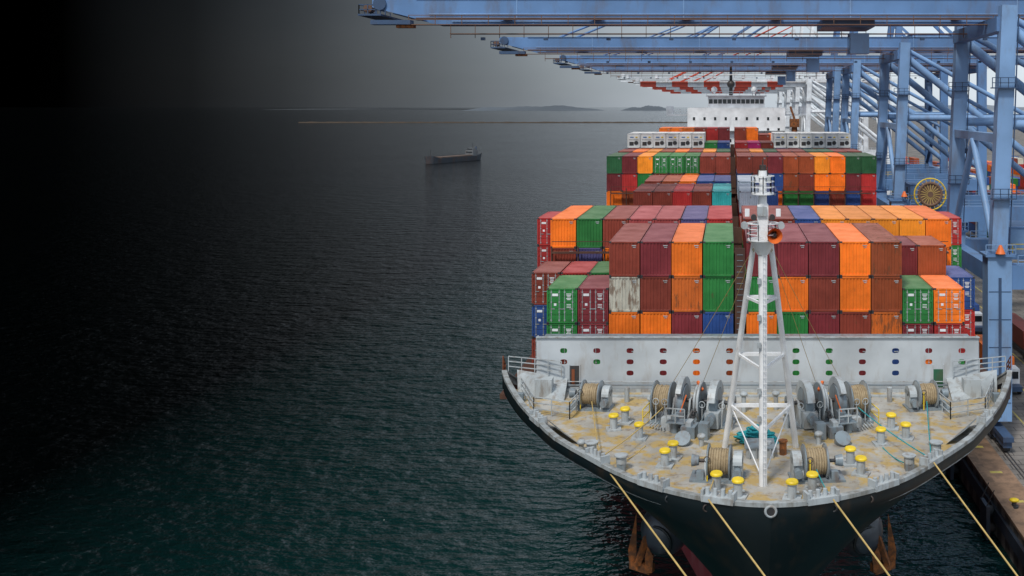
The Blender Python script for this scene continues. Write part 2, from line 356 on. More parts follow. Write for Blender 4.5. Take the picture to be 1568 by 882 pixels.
COL={'br':(.235,.036,.018),'mr':(.20,.020,.028),'rd':(.44,.022,.020),'or':(.92,.19,.006),'gr':(.014,.20,.038),'rb':(.33,.065,.014),
     'dr':(.16,.015,.019),'bl':(.012,.065,.25),'wh':(.62,.60,.50),'yo':(.90,.29,.012),'cy':(.03,.50,.50),'lb':(.35,.42,.5),'pu':(.09,.085,.24),
     'dg':(.010,.10,.032),'gy':(.35,.37,.38),'bo':(.58,.125,.012),'pk':(.37,.058,.057),'ma':(.42,.012,.13),'rw':(.85,.86,.84)}
RUST={'wh':.8,'bo':.6,'or':.15,'br':.3,'rb':.5,'gr':.22,'rw':.0}
def cont(col,x,y,ztop,kind='end',ft=40,rust=None):
    o=bpy.data.objects.new('shipping_container',MESH[(kind,ft)]); scene.collection.objects.link(o)
    o.location=(x+R.uniform(-.02,.02),y+R.uniform(-.05,.05),ztop-2.80)
    c=COL[col]; v=R.uniform(.82,1.15)
    if col=='rw': v=1
    o.color=(c[0]*v,c[1]*v,c[2]*v,max(0,RUST.get(col,.22)+R.uniform(-.1,.2)) if rust is None else rust)
def rowx(i): return -14.6+2.52*i+(.95 if i>=6 else 0)+1.26
TH=2.84
palette=['br','mr','rd','or','gr','rb','dr','bl','br','or','mr','gr']
def stack(i,y,ztop,cols,kind='end',ft=40,fill=0,th=TH):
    k=0
    for c in cols:
        cont(c,rowx(i),y,ztop-k*th,kind,ft); k+=1
    for j in range(fill):
        cont(R.choice(palette),rowx(i),y,ztop-k*th,kind,ft); k+=1
ZA=29.12
A={2:('br','wh','or'),3:('mr','br','or'),4:('or','bo','mr'),5:('gr','gr','bl'),6:('dr','gr','or'),7:('mr','or','gr'),8:('mr','br','mr'),9:('or','or','br'),10:('rb','rb','bo')}
for i,c in A.items(): stack(i,76,ZA,c,'end',40,1)
for i,c in {0:('gr','gr','br'),1:('mr','mr','gr'),11:('gr','mr','or'),12:('or','rd','gr')}.items(): stack(i,76,25.35,c,'door',20,0)
for i,c,z in [(-1,('br','bl','br'),25.5),(0,('rd','rb','br'),25.5),(1,('gr','br','or'),25.5),(11,('dr','br','rd'),27.9),(12,('rb','or','br'),27.9),(13,('bl','rd','dr'),25.1)]:
    stack(i,82.4,z,c,'door' if i in(-1,13) else 'end',20,1)
B={-1:('or','br','rb'),0:('gr','pu','br'),1:('br','or','gr'),2:('pk',),3:('pk',),4:('pu',),5:('rd',),6:('br',),7:('br',),8:('bl',),9:('yo',),10:('yo',),11:('yo',),12:('yo','or'),13:('or','or','br')}
for i,c in B.items(): stack(i,91.2,29.16,c,'end',40,1 if i not in(-1,13) else 2)
for i,c in {-2:('rd','rd','br','bl'),14:('rd','gr','rd','br')}.items(): stack(i,97.4,28.5,c,'door',20,0)
for i in range(-2,15): stack(i,106.2,26.3-(2.84 if i%5==0 else 0),(),'end',40,2)
D={1:('br',),2:('br',),3:('rd',),4:('br',),5:('cy',),6:('lb',),7:('bl',)}
for i,c in D.items(): stack(i,120.6,29.16,c,'end',40,2)
for i in(-2,-1,0,8,9,10,11,12,13,14): stack(i,120.6,23.5,(),'end',40,2)
D2={1:('br',),2:('rb',),3:('or',),4:('bl',),5:('bl',),6:('lb',),7:('bl',)}
for i,c in D2.items(): stack(i,137,29.16,c,'end',40,1)
for i in(-2,-1,0,8,9,10,11,12,13,14): stack(i,137,23.5,(),'end',40,1)
E={-2:('dg','dr','or'),-1:('dr','rd','rb'),0:('yo','gr','br'),1:('gr','br'),2:('gr','br'),3:('gr','or'),4:('br','bl'),5:('br','br'),6:('br','bl'),7:('br','dr'),8:('mr','bl'),
   9:('rb','rb','gr'),10:('rb','br','gr'),11:('yo','or','bl'),12:('or','or','br'),13:('dg','mr','bl'),14:('dg','rd','rd')}
for i,c in E.items(): stack(i,153,31.95,c,'end' if i not in(1,2,3) else 'door',40,1)
for i in range(-2,15):
    stack(i,169,31.95,(R.choice(['rb','br','yo','or','dg','br']),),'end',40,1)
for i in range(-2,4): stack(i,185,34.7,('rw',),'reefer',40,1)
for i in range(9,15): stack(i,185,34.7,('rw',),'reefer',40,1)
for i,c in zip(range(4,9),('gr','bl','rd','ma','br')): stack(i,185,32.9,(c,),'end',40,1)
for i,c in zip(range(0,14),('or','or','bo','br','rd','dr','br','or','br','or','gr','or','br','or')): stack(i,201,35.4 if i<8 else 34,(c,),'end',40,1)
for i in range(-2,15): stack(i,255,31,(),'end',40,2)

# ------------------------------------------------------------------ ship
ship=empty('container_ship')
Dp=[(0,0),(.12,1.2),(.35,2.2),(.8,3.4),(1.5,4.8),(2.6,6.5),(4.2,8.2),(6.2,9.9),(9.5,12.5),(12,14),(15,15.7),(18.5,17.3),(22,18.6),(27,19.7),(33,20.7),(48,21.5),(70,21.6),(110,21.6),(160,21.6),(230,21.4),(290,19)]
Wp=[(0,0),(13,0.2),(24,2.6),(36,6.0),(60,13),(90,19),(120,21.2),(290,17)]
def interp(P,x):
    for (a,b),(c,d) in zip(P[:-1],P[1:]):
        if a<=x<=c: return b+(d-b)*(x-a)/(c-a)
    return P[-1][1]
us=[]
for (a,_),(b,_) in zip(Dp[:-1],Dp[1:]):
    n=2 if b<50 else 1
    us+=[a+(b-a)*k/n for k in range(n)]
us.append(290)
def catm(P,x):
    xs=[p[0] for p in P]
    for i in range(len(P)-1):
        if xs[i]<=x<=xs[i+1]:
            p0=P[max(i-1,0)];p1=P[i];p2=P[i+1];p3=P[min(i+2,len(P)-1)]
            t=(x-p1[0])/(p2[0]-p1[0]); h=p2[0]-p1[0]
            m1=(p2[1]-p0[1])/max(p2[0]-p0[0],1e-6)*h; m2=(p3[1]-p1[1])/max(p3[0]-p1[0],1e-6)*h
            return (2*t**3-3*t*t+1)*p1[1]+(t**3-2*t*t+t)*m1+(-2*t**3+3*t*t)*p2[1]+(t**3-t*t)*m2
    return P[-1][1]
def D_(u): return catm(Dp,u) if u>.36 else interp(Dp,u)
def zr(u):
    if u<10: return 20.2
    if u<22.5: return 20.2+.5*(u-10)/12.5
    if u<25: return 20.7-3.0*(u-22.5)/2.5
    return 17.7
ZK=19.45
def znorm(u):
    if u<24: return ZK
    if u<60: return ZK-2.75*(u-24)/36
    return 16.7
def hwz(u,Z):
    if u<0.01: return 0
    t=min(1,max(Z,0)/znorm(u)); W=interp(Wp,u)
    ex=2.7 if u<30 else max(1.0,2.7-1.7*(u-30)/60)
    return W+(D_(u)-W)*(t**ex)
def yz(u,Z):
    t=min(1,max(Z,-2)/ZK)
    return 47+u+13*((1-t)**1.2)*math.exp(-u/16)
def levels(u):
    zt=zr(u); zk=min(ZK,zt-.5)
    return [-2+(zk+2)*j/15 for j in range(16)]+[(zk+zt)/2,zt]
NL=18
s=MB()
for side in(-1,1):
    vs=[]
    for u in us:
        for Z in levels(u): vs.append((CX+side*hwz(u,Z),yz(u,Z),Z))
    fa=[];fb=[]
    for i in range(len(us)-1):
        for j in range(NL-1):
            q=(i*NL+j,(i+1)*NL+j,(i+1)*NL+j+1,i*NL+j+1)
            if side<0: q=q[::-1]
            (fb if j<6 else fa).append(q)
    s.add(vs,fa,M_black,True); s.add(vs,fb,M_red,True)
s.add([(CX-19,337,17.7),(CX+19,337,17.7),(CX+17,337,-2),(CX-17,337,-2)],[(0,1,2,3)],M_black)
s.obj('hull',ship)
s=MB()
ub=[u for u in us if u<=24.6]
for side in(-1,1):
    vs=[]
    for k,u in enumerate(ub):
        p=Vector((CX+side*hwz(u,zr(u)),47+u,zr(u)))
        du=.05; t=Vector((side*(D_(u+du)-D_(max(u-du,0))),(u+du)-max(u-du,0),0)).normalized()
        nrm=Vector((-t.y*side,t.x*side,0))
        if u<.01: nrm=Vector((0,1,0))
        a=p-nrm*.05; b=p+nrm*.30
        if side*(b.x-CX)<0: b.x=CX
        zb=19.3
        vs+=[(a.x,a.y,p.z-.16),(a.x,a.y,p.z+.05),(b.x,b.y,p.z+.05),(b.x,b.y,p.z-.08),(p.x+nrm.x*.12,p.y+nrm.y*.12,p.z-.08),(p.x+nrm.x*.12,p.y+nrm.y*.12,min(zb,p.z-.3)-.02)]
    fs=[]
    for i in range(len(ub)-1):
        for k in range(5):
            q=(i*6+k,(i+1)*6+k,(i+1)*6+k+1,i*6+k+1)
            fs.append(q if side>0 else q[::-1])
    s.add(vs,fs,M_rim)
    for q in range(40):
        u=1+q*.75
        if u>22: break
        x=CX+side*(D_(u)-.42); s.box((x,47+u+.1,19.65),(.45,.05,.7),M_rim)
s.obj('bulwark',ship)
s=MB()
vs=[]
ud=[u for u in us if u<=22.3]
for u in ud: vs+=[(CX-max(D_(u)-.15,0),47+u+.1,19.3),(CX+max(D_(u)-.15,0),47+u+.1,19.3)]
s.add(vs,[(2*i,2*i+1,2*i+3,2*i+2) for i in range(len(ud)-1)],M_deck)
s.obj('forecastle_deck',ship)
s=MB(); ud=[u for u in us if u>=22]
vs=[]
for u in ud: vs+=[(CX-hwz(u,17)+.1,47+u,17.0),(CX+hwz(u,17)-.1,47+u,17.0)]
s.add(vs,[(2*i,2*i+1,2*i+3,2*i+2) for i in range(len(ud)-1)],M_grey)
s.box((CX,205,17.25),(40,262,.4),M_lash)
s.obj('main_deck',ship)
s=MB()
for (y,zt,a,b) in [(75.7,28.6,1.9,1.9),(90.5,28.4,19,19),(105.4,26,21,21),(119.8,26,21,21),(136,26,21,21),(152.2,28.8,21,21),(168,31,21,21),(184,31.5,21,21),(200,32,21,21)]:
    gx=(rowx(5)+rowx(6))/2
    s.box((gx,y+.3,(17+zt)/2),(.8,.25,zt-17),M_lash)
    if a>5:
        for z in (20,23,26):
            if z<zt: s.box((CX,y,z),(a*2,.5,.15),M_lash); s.box((CX,y,z+1.05),(a*2,.06,.06),M_lash)
        k=-a
        while k<=a: s.box((CX+k,y+.1,(17+zt-2)/2),(.12,.3,zt-19),M_lash); k+=2.52
    if y<80:
        for k in range(24): s.box((gx,y+.15,17.5+k*.46),(.5,.04,.04),M_grey)
s.obj('lashing_bridges',ship)

# breakwater wall with oval openings
s=MB(); YW=68.9; x0,x1=-13.9,18.3; z0,z1=19.3,23.15
cols=[-11.95+2.42*k*1.0 for k in range(13)]
def cell(xa,xb,za,zb,hole=None):
    if not hole:
        s.add([(xa,YW,za),(xb,YW,za),(xb,YW,zb),(xa,YW,zb)],[(0,1,2,3)],M_wall); return
    hx,hz,rx,rz=hole; n=16
    inner=[];outer=[]
    for i in range(n):
        t=2*math.pi*i/n+math.pi/4
        c,sn=math.cos(t),math.sin(t)
        inner.append((hx+rx*math.copysign(abs(c)**.7,c),YW,hz+rz*math.copysign(abs(sn)**.7,sn)))
        m=max(abs(c),abs(sn)); ex=(xb-xa)/2;ez=(zb-za)/2
        outer.append(((xa+xb)/2+ex*c/m,YW,(za+zb)/2+ez*sn/m))
    s.add(outer+inner,[(i,(i+1)%n,n+(i+1)%n,n+i) for i in range(n)],M_wall)
zz=[z0,20.15,20.97,21.78,22.6,z1]
xs=[x0]
for c in cols: xs+=[c-.6,c+.6]
xs.append(x1)
for a in range(len(xs)-1):
    isc=a%2==1; ci=a//2
    for b in range(len(zz)-1):
        hole=None
        if isc and b in(1,2,3):
            if not (b==1 and ci in(0,1,11,12)): hole=((xs[a]+xs[a+1])/2,(zz[b]+zz[b+1])/2,.26,.19)
        cell(xs[a],xs[a+1],zz[b],zz[b+1],hole)
wo=s.obj('breakwater_wall',ship)
sm=wo.modifiers.new('s','SOLIDIFY'); sm.thickness=.06; sm.offset=1
s=MB()
s.box((CX+.05,YW-.05,z1+.03),(x1-x0+.1,.3,.06),M_lgrey)
s.box((CX+.05,YW+1.3,z1-.35),(x1-x0-.4,2.2,.06),M_grey)
s.box((x0-.02,YW+.3,21.2),(.06,.6,3.9),M_wall); s.box((x1+.02,YW+.3,21.2),(.06,.6,3.9),M_wall)
for k in range(14):
    xx=x0+1.0+k*2.35; s.box((xx,YW+.5,20.9),(.05,.9,3.2),M_lgrey)
M_lrust=paint('lashing_rust',(.22,.06,.02),.7,dirt=.5)
s.box((-11.15,YW-.06,20.35),(.65,.05,1.5),M_dark); s.box((-11.25,YW-.10,20.25),(.22,.03,1.2),M_lrust)
s.box((15.35,YW-.06,20.2),(.7,.05,1.3),paint('green_door',(.02,.12,.06),.5))
for d in(-11.15,15.35):
    for q in(-.4,.4): s.box((d+q,YW-.08,20.35),(.08,.1,1.7),M_wall)
for k in range(14): s.box((x0+.75+k*2.42,YW-.035,21.3),(.03,.012,3.6),M_grey)
s.box((CX,YW-.5,19.42),(31,.08,.25),M_lgrey); s.box((CX,YW-1.6,19.36),(26,.25,.14),M_lgrey)
s.cyl((-13,YW-.3,19.75),(17.5,YW-.3,19.75),.05,M_grey,n=6); s.cyl((-13,YW-.25,20.0),(17.5,YW-.25,20.0),.035,M_lgrey,n=6)
for sd in(-1,1):
    xs_=CX+sd*13.6
    s.add([(xs_,66,19.3),(xs_+sd*3.6,67.8,19.3),(xs_+sd*3.9,68.9,20.8),(xs_+sd*.2,68.9,20.2)],[(0,1,2,3)] ,M_lgrey)
    s.add([(CX+sd*11.2,57.8,19.32),(CX+sd*13.3,61.0,19.32),(CX+sd*14.6,61.3,20.3),(CX+sd*12.3,57.6,20.2)],[(0,1,2,3)],M_grey)
    s.rail([(CX+sd*12.6,62.5,19.3),(CX+sd*15.2,63.6,19.3),(CX+sd*17,68,19.3)],1.15,M_lgrey,1.2,.03,3)
    s.rail([(CX+sd*14.2,68.5,20.4),(CX+sd*18.2,69.2,20.6)],1.1,M_lgrey,1.,.03,3)
    s.rail([(CX+sd*12.6,62.5,19.3),(CX+sd*12.2,65.5,19.3)],1.15,M_lgrey,1.2,.03,3)
    s.rail([(CX+sd*18.6,69.2,20.7),(CX+sd*18.9,71.2,19.6)],1.0,M_lrust,.8,.03,3)
    s.box((CX+sd*15.2,67.2,20),(1.2,.8,1.3),M_lgrey); s.box((CX+sd*16.7,66.2,19.6),(.5,.5,.6),M_grey)
    s.cyl((CX+sd*9.2,66.2,19.3),(CX+sd*9.2,66.2,20.3),.18,M_lgrey)
s.obj('breakwater_frames',ship)

# roller chocks on bulwark
s=MB()
for u,sd in[(5.9,-1),(2.4,-1),(.55,-1),(.55,1),(2.4,1),(5.6,1),(12.5,-1),(12.5,1)]:
    x=CX+sd*(D_(u)-.2); y=47+u+.1; t=Vector((sd*(D_(u+.3)-D_(max(u-.3,0))),.3+min(u,.3),0)).normalized()
    ang=math.atan2(t.y,t.x); rot=Matrix.Rotation(ang,3,'Z')
    s.box((x,y,20.22),(1.7,.62,.3),M_lgrey,rot)
    for q in(-.62,-.2,.2,.62):
        p=Vector((x,y,0))+rot@Vector((q,0,0)); s.cyl((p.x,p.y,20.3),(p.x,p.y,20.7),.14,M_lgrey,.11,8)
    for q in(-.82,.82):
        p=Vector((x,y,0))+rot@Vector((q,0,0)); s.box((p.x,p.y,20.42),(.14,.55,.42),M_lgrey,rot)
s.torus((CX,46.98,19.85),.26,.08,(0,1,0),M_lgrey,16,6); s.cyl((CX,46.99,19.85),(CX,46.93,19.85),.22,M_dark)
for q in(-5.2,-3.2,3.2,5.2): 
    u=.8 if abs(q)<4 else 1.9
    s.torus((CX+q,46.95+u,19.7),.18,.05,(q*.1,1,0),M_dark,12,5)
s.obj('mooring_chocks',ship)

# superstructure
s=MB(); Y=232
s.box((CX,Y+7,28.3),(24,14,22.8),M_white)
s.box((CX,Y+5,37.9),(34.5,4.5,.35),M_white); s.box((CX-16.6,Y+5,39),(1.6,4,2),M_white); s.box((CX+16.6,Y+5,39),(1.6,4,2),M_white)
s.rail([(CX-17,Y+2.9,38.1),(CX+17,Y+2.9,38.1)],1.1,M_white,1.5,.05,2)
s.box((CX,Y+6,41),(14,9,2.9),M_white); s.box((CX,Y+6,42.6),(15,10,.25),M_white)
for k in range(12): s.box((CX-6.3+k*1.145,Y+1.45,41.25),(.95,.1,1.05),M_glass)
for zz_,nw in[(37,9),(34.3,9),(31.6,8),(28.5,8)]:
    for k in range(nw): s.box((CX-10.4+k*20.8/(nw-1),Y-.03,zz_),(.55,.06,.75),M_glass)
s.rail([(CX-7.3,Y+1.2,42.7),(CX+7.3,Y+1.2,42.7)],1.0,M_white,1.5,.05,2)
s.cyl((CX-1.3,Y+6,42.7),(CX-1.3,Y+6,50),.5,M_dark,.3); s.sph((CX-1.3,Y+5.6,45.6),1.0,M_dark); s.beam((CX-4,Y+6,46.5),(CX+1.5,Y+6,46.5),.25,.25,M_white)
s.beam((CX-3,Y+5.5,48),(CX+.4,Y+5.5,48),.4,.2,M_white)
for dx in(-5.5,4.5): s.cyl((CX+dx,Y+5,42.7),(CX+dx,Y+5,43.6),.25,M_white); s.sph((CX+dx,Y+5,44.2),.8,M_white)
s.box((CX+3,Y+60,30),(10,10,26),M_dark)
for zt in(26,30,34): s.box((CX,Y-.6,zt),(24,1.2,.15),M_lgrey)
s.cyl((CX+14,Y-4,30),(CX+14,Y-4,37),.7,M_rust); s.box((CX+14,Y-4,36),(2.2,2.2,2),M_rust); s.beam((CX+14,Y-4,37),(CX+13,Y-4,40),.5,.5,M_rust)
s.obj('superstructure',ship)

# ------------------------------------------------------------------ foremast
s=MB(); MX,MY=1.92,51.6
s.cyl((MX,MY,19.3),(MX,MY,27),.21,M_mast,.2); s.cyl((MX,MY,27),(MX,MY,32.6),.2,M_mast,.26)
for sx,bx in((-1,-.16),(1,4.15)):
    s.cyl((bx,57.4,19.3),(MX+sx*.45,52.2,32.6),.19,M_mast,.16,10)
def legp(bx,sx,z):
    t=(z-19.3)/13.3; return Vector((bx+(MX+sx*.45-bx)*t,57.4-5.2*t,z))
for z in(22.2,25.6,29.2):
    a=legp(-.16,-1,z);b=legp(4.15,1,z);c=Vector((MX,MY,z))
    s.beam(a,b,.18,.2,M_mast);s.beam(a,c,.12,.14,M_mast);s.beam(b,c,.12,.14,M_mast)
s.beam(legp(-.16,-1,22.2),(MX,MY,19.6),.06,.06,M_mast); s.beam(legp(4.15,1,22.2),(MX,MY,19.6),.06,.06,M_mast)
for k in range(38): s.box((MX+.1,MY-.28,20+k*.33),(.22,.02,.02),M_mast)
for q in(0,.21): s.beam((MX+q,MY-.28,19.4),(MX+q,MY-.28,32.6),.025,.025,M_mast)
s.cyl((MX,MY,31.9),(MX,MY,32.7),.3,M_mast,.75); s.cyl((MX,MY,32.7),(MX,MY,32.78),.85,M_mast,n=16)
pts=[(MX+.85*math.cos(t),MY+.85*math.sin(t),32.78) for t in [2*math.pi*i/10 for i in range(11)]]
s.rail(pts,.85,M_mast,.5,.022,3)
s.box((MX,MY+.1,33.7),(.6,.6,1.9),M_mast); s.box((MX-.05,MY-.25,34.3),(.5,.2,.5),M_lgrey)
s.cyl((MX,MY,34.6),(MX,MY,36.2),.24,M_mast,.2)
for q in(-1,1):
    s.beam((MX,MY,33.6),(MX+q*1.0,MY,33.6),.1,.1,M_mast); s.cyl((MX+q*1.0,MY-.15,33.5),(MX+q*1.0,MY+.2,33.5),.2,M_lgrey); s.box((MX+q*.85,MY,34.2),(.25,.25,.4),M_mast)
    s.cyl((MX+q*.5,MY-.3,34.0),(MX+q*.5,MY-.6,34.0),.16,M_dark)
s.cyl((MX+.62,MY-.95,33.05),(MX+.55,MY-.3,33.05),.42,M_orange,.12,16,caps=False); s.cyl((MX+.6,MY-.62,33.05),(MX+.55,MY-.1,33.05),.13,M_dark)
s.cyl((MX,MY,35.2),(MX,MY,35.3),.62,M_mast,n=14)
pts=[(MX+.62*math.cos(t),MY+.62*math.sin(t),35.3) for t in [2*math.pi*i/8 for i in range(9)]]
s.rail(pts,.9,M_mast,.5,.025,3)
s.cyl((MX,MY,36.1),(MX,MY,36.5),.26,M_mast,.22); s.cyl((MX,MY,36.5),(MX,MY,36.8),.18,M_dark); s.cyl((MX,MY,36.8),(MX,MY,37.1),.04,M_dark)
s.cyl((MX+.25,MY,36),(MX+.25,MY,36.7),.03,M_dark); s.cyl((MX-.25,MY,36),(MX-.25,MY,36.55),.03,M_dark)
s.box((MX-.35,MY-.1,36.05),(.25,.25,.3),M_mast); s.box((MX+.35,MY-.1,36.0),(.25,.25,.3),M_lgrey)
for z in (23,24.5,27,28.5,30.5): s.box((MX-.2,MY-.2,z),(.2,.2,.3),M_lgrey)
s.obj('foremast')
def wire(name,p,q,r,mat,sag=0,n=14):
    s=MB(); p=Vector(p);q=Vector(q); prev=p
    for i in range(1,n+1):
        t=i/n; c=p.lerp(q,t)-Vector((0,0,sag*4*t*(1-t))); s.cyl(prev,c,r,mat,n=6,caps=False); prev=c
    return s.obj(name)
for q in((-4.4,67.5,19.5),(-2.2,66,19.5)): wire('mast_stay',(MX-.3,MY,32.6),q,.018,M_ropey,.1)
for q in((8.6,67.5,19.5),(6.6,66,19.5)): wire('mast_stay',(MX+.3,MY,32.6),q,.018,M_ropey,.1)

# ------------------------------------------------------------------ bollards
def bollard(x,y):
    s=MB(); s.box((0,0,.05),(.95,.8,.1),M_lgrey); s.cyl((0,0,.1),(0,0,.85),.25,M_lgrey,n=14); s.cyl((0,0,.85),(0,0,.93),.34,M_yel,n=14); s.cyl((0,0,.93),(0,0,1.0),.34,M_yel,.29,14)
    s.beam((-.38,0,.4),(.38,0,.4),.08,.08,M_lgrey)
    s.obj('mooring_bollard',loc=(x,y,19.3),rotz=R.uniform(-.4,.4))
for x,y in[(-7.3,60.5),(-6.7,61.8),(-5.5,58.8),(-3.6,54.3),(-3.2,55.5),(-.6,50.9),(.55,50),(3.4,49.8),(4.56,50.8),(7.1,54.6),(7.5,53.1),(9.4,57.9),(10.5,60.6),(11.1,58.8)]: bollard(x,y)

# ------------------------------------------------------------------ winches
def arc(s,cx,cy,cz,r0,r1,a0,a1,w,mat,n=10):
    vs=[];fs=[]
    for i in range(n+1):
        t=a0+(a1-a0)*i/n
        for r in(r0,r1):
            for x in(-w/2,w/2): vs.append((cx+x,cy+r*math.cos(t),cz+r*math.sin(t)))
    for i in range(n):
        a=i*4;b=a+4
        fs+=[(a,a+1,b+1,b),(a+2,b+2,b+3,a+3),(a,b,b+2,a+2),(a+1,a+3,b+3,b+1)]
    fs+=[(0,2,3,1),(4*n,4*n+1,4*n+3,4*n+2)]
    s.add(vs,fs,mat)
def frame(s,x,r,zc,mat):
    s.add([(x+dx,y,z) for dx in(-.06,.06) for (y,z) in((-r,0.1),(r,.1),(r*.3,zc+.15),(-r*.3,zc+.15))],[(0,1,2,3),(7,6,5,4),(0,4,5,1),(1,5,6,2),(2,6,7,3),(3,7,4,0)],mat)
def drum(s,x,wd,r,zc,rf):
    s.cyl((x-wd/2,0,zc),(x+wd/2,0,zc),r*.6,M_grey)
    n=max(4,int(wd/.13))
    for i in range(n):
        xx=x-wd/2+wd*(i+.5)/n; s.torus((xx,0,zc),r-.06+R.uniform(-.03,.02),.085,(1,0,0),M_rope,18,5)
    s.cyl((x-wd/2,0,zc),(x+wd/2,0,zc),r-.04,M_rope,n=18)
    for q in(-1,1):
        s.cyl((x+q*wd/2,0,zc),(x+q*(wd/2+.07),0,zc),rf,M_lgrey,n=22); s.torus((x+q*(wd/2+.035),0,zc),rf,.05,(1,0,0),M_grey,22,5)
def winch(loc,rotz,mir=1):
    s=MB(); zc=.95
    s.box((0,0,.06),(3.0,1.5,.12),M_grey)
    drum(s,.1*mir,1.15,.7,zc,.9)
    for x in(-.65,.85): frame(s,x*mir,.6,zc,M_lgrey)
    s.cyl((-1.4,0,zc),(1.4,0,zc),.1,M_dark)
    s.box((1.15*mir,0,.7),(.5,.9,1.1),M_lgrey); arc(s,1.15*mir,0,zc,.15,.6,0,math.pi,.5,M_lgrey)
    s.cyl((1.15*mir,-.3,.6),(1.15*mir,-1.0,.6),.24,M_grey); s.cyl((-1.05*mir,0,zc),(-1.45*mir,0,zc),.26,M_grey,.34,14)
    s.beam((-.5,-.75,.1),(-.5,-.75,1.3),.06,.06,M_yel); s.torus((-.5,-.78,1.3),.16,.025,(0,1,0),M_dark,12,4)
    s.box((-.9*mir,-.55,.35),(.4,.4,.5),M_grey)
    s.obj('mooring_winch',loc=loc,rotz=rotz)
winch((-.55,52.6,19.3),-.10,1); winch((4.95,52.6,19.3),.10,-1)
winch((-9.4,64.9,19.3),-.15,1); winch((13.7,64.9,19.3),.15,-1)
def windlass(cx,cy,mir):
    s=MB(); zc=1.4; m=mir
    s.box((0,0,.08),(5.6,2.0,.16),M_grey); s.cyl((-2.9,0,zc),(2.9,0,zc),.13,M_dark)
    drum(s,-1.95*m,1.1,.85,zc,1.1)
    for x in(-2.65,-1.2,-.1,1.1,2.1): frame(s,x*m,.85,zc,M_lgrey)
    for x,r in((.35,.95),(.6,1.2)):
        s.cyl((x*m-.09,0,zc),(x*m+.09,0,zc),r,M_grey,n=24); s.torus((x*m,0,zc),r,.1,(1,0,0),M_lgrey,24,6)
    arc(s,-.65*m,0,zc,1.05,1.5,.1,2.6,.35,M_lgrey,12); s.cyl((-.95*m,0,zc),(-.4*m,0,zc),1.0,M_grey,n=22)
    arc(s,1.55*m,0,zc,.95,1.4,.2,2.9,.5,M_lgrey,12); s.cyl((1.3*m,0,zc),(1.8*m,0,zc),.92,M_grey,n=22)
    s.box((1.6*m,-.9,.6),(.9,1.0,.95),M_lgrey); s.cyl((1.6*m,-1.3,.8),(1.6*m,-2.1,.8),.32,M_grey)
    s.box((-.5*m,-1.1,.55),(.5,.7,.9),M_grey); s.beam((-.5*m,-1.2,1),(-.1*m,-1.2,2.1),.07,.07,M_orange); s.beam((.3*m,.2,2.6),(.75*m,-.3,2.2),.16,.16,M_orange)
    s.cyl((2.4*m,0,zc),(2.85*m,0,zc),.36,M_grey,.48,14)
    for x in(-2.2,-1.6,.9,2.2): s.beam((x*m,-1.0,.1),(x*m,-1.0,1.5),.06,.06,M_lgrey); s.torus((x*m,-1.04,1.5),.2,.03,(0,1,0),M_lgrey,12,4)
    s.box((.5*m,-2.6,.35),(.9,1.1,.7),M_grey); s.box((.5*m,-2.6,.8),(.35,.8,.3),M_lgrey)
    s.box((1.5*m,-2.9,.5),(.6,.6,1.0),M_grey); s.cyl((-.6*m,-2.2,0),(-.6*m,-2.2,1.1),.25,M_grey); s.box((-1.2*m,-1.8,.4),(.7,.5,.8),M_lgrey)
    for q in range(4): s.beam((-1.9*m+q*.9*m,-1.5,.2),(-1.5*m+q*.9*m,-1.2,1.2),.07,.07,M_grey)
    s.box((-.4*m,-2.3,.75),(1.3,.9,.06),M_grey); s.rail([(-1.0*m,-2.75,.78),(.2*m,-2.75,.78)],.9,M_lgrey,.6,.03,2)
    for q in range(6): s.cyl((-2.4*m+q*.22*m,-1.35,.2),(-2.4*m+q*.22*m,-1.9-.1*q,.2),.05,M_lgrey,n=6)
    s.cyl((-1.6*m,1.2,.4),(2.4*m,1.2,.4),.09,M_lgrey,n=8); s.box((1.0*m,1.5,.8),(1.2,.7,1.5),M_lgrey)
    s.cyl((.5*m,-3.9,.0),(.5*m,-4.3,.45),.42,M_grey,.5,14)
    for k in range(14):
        t=k/13; s.torus((.5*m,-.9-3.0*t,1.3-1.0*min(1,t*1.4)+.05),.13,.045,(1,0,0) if k%2 else (0,.3,1),M_dark,10,4)
    s.rail([(-2.9*m,-1.6,.0),(-2.9*m,1.3,0)],1.1,M_yel,1.4,.025,2)
    s.obj('anchor_windlass',loc=(cx,cy,19.3),rotz=-.22*m)
windlass(-2.3,62.0,1); windlass(6.6,62.0,-1)
def vent(x,y,h,mat=M_lgrey):
    s=MB(); s.cyl((0,0,0),(0,0,h),.16,mat,n=10); s.sph((0,0,h),.28,mat,12,(1,1,.6)); s.obj('deck_vent',loc=(x,y,19.3))
for x,y,h in[(-5.2,64,.9),(9.6,64.5,.9),(.2,60.5,1.0),(3.8,60.8,1.0),(-8.8,56.8,.5),(12.3,56.6,.5),(1.1,64,1.2),(3.3,64.5,1.1),(-1.6,57.6,.6),(5.6,58,.6)]: vent(x,y,h)
s=MB()
for sd in(-1,1):
    for (dx,y) in((8.2,53.8),(10.2,55.9)):
        x=CX+sd*dx; s.box((x,y,19.5),(.5,.5,.4),M_grey); s.cyl((x,y,19.7),(x,y,20.1),.3,M_lgrey,n=12); s.cyl((x,y,20.1),(x,y,20.16),.4,M_lgrey,n=12)
s.obj('pedestal_roller',ship)
s=MB(); rr=random.Random(3)
for k in range(70):
    a=rr.uniform(0,6.28); d=rr.uniform(0,.75); s.torus((d*math.cos(a)*1.5,d*math.sin(a),.12+(.8-d)*rr.uniform(.1,.8)),rr.uniform(.3,.55),.06,(rr.uniform(-.4,.4),rr.uniform(-.4,.4),1),M_teal,14,5)
s.obj('coiled_rope_pile',loc=(1.8,58.6,19.3))
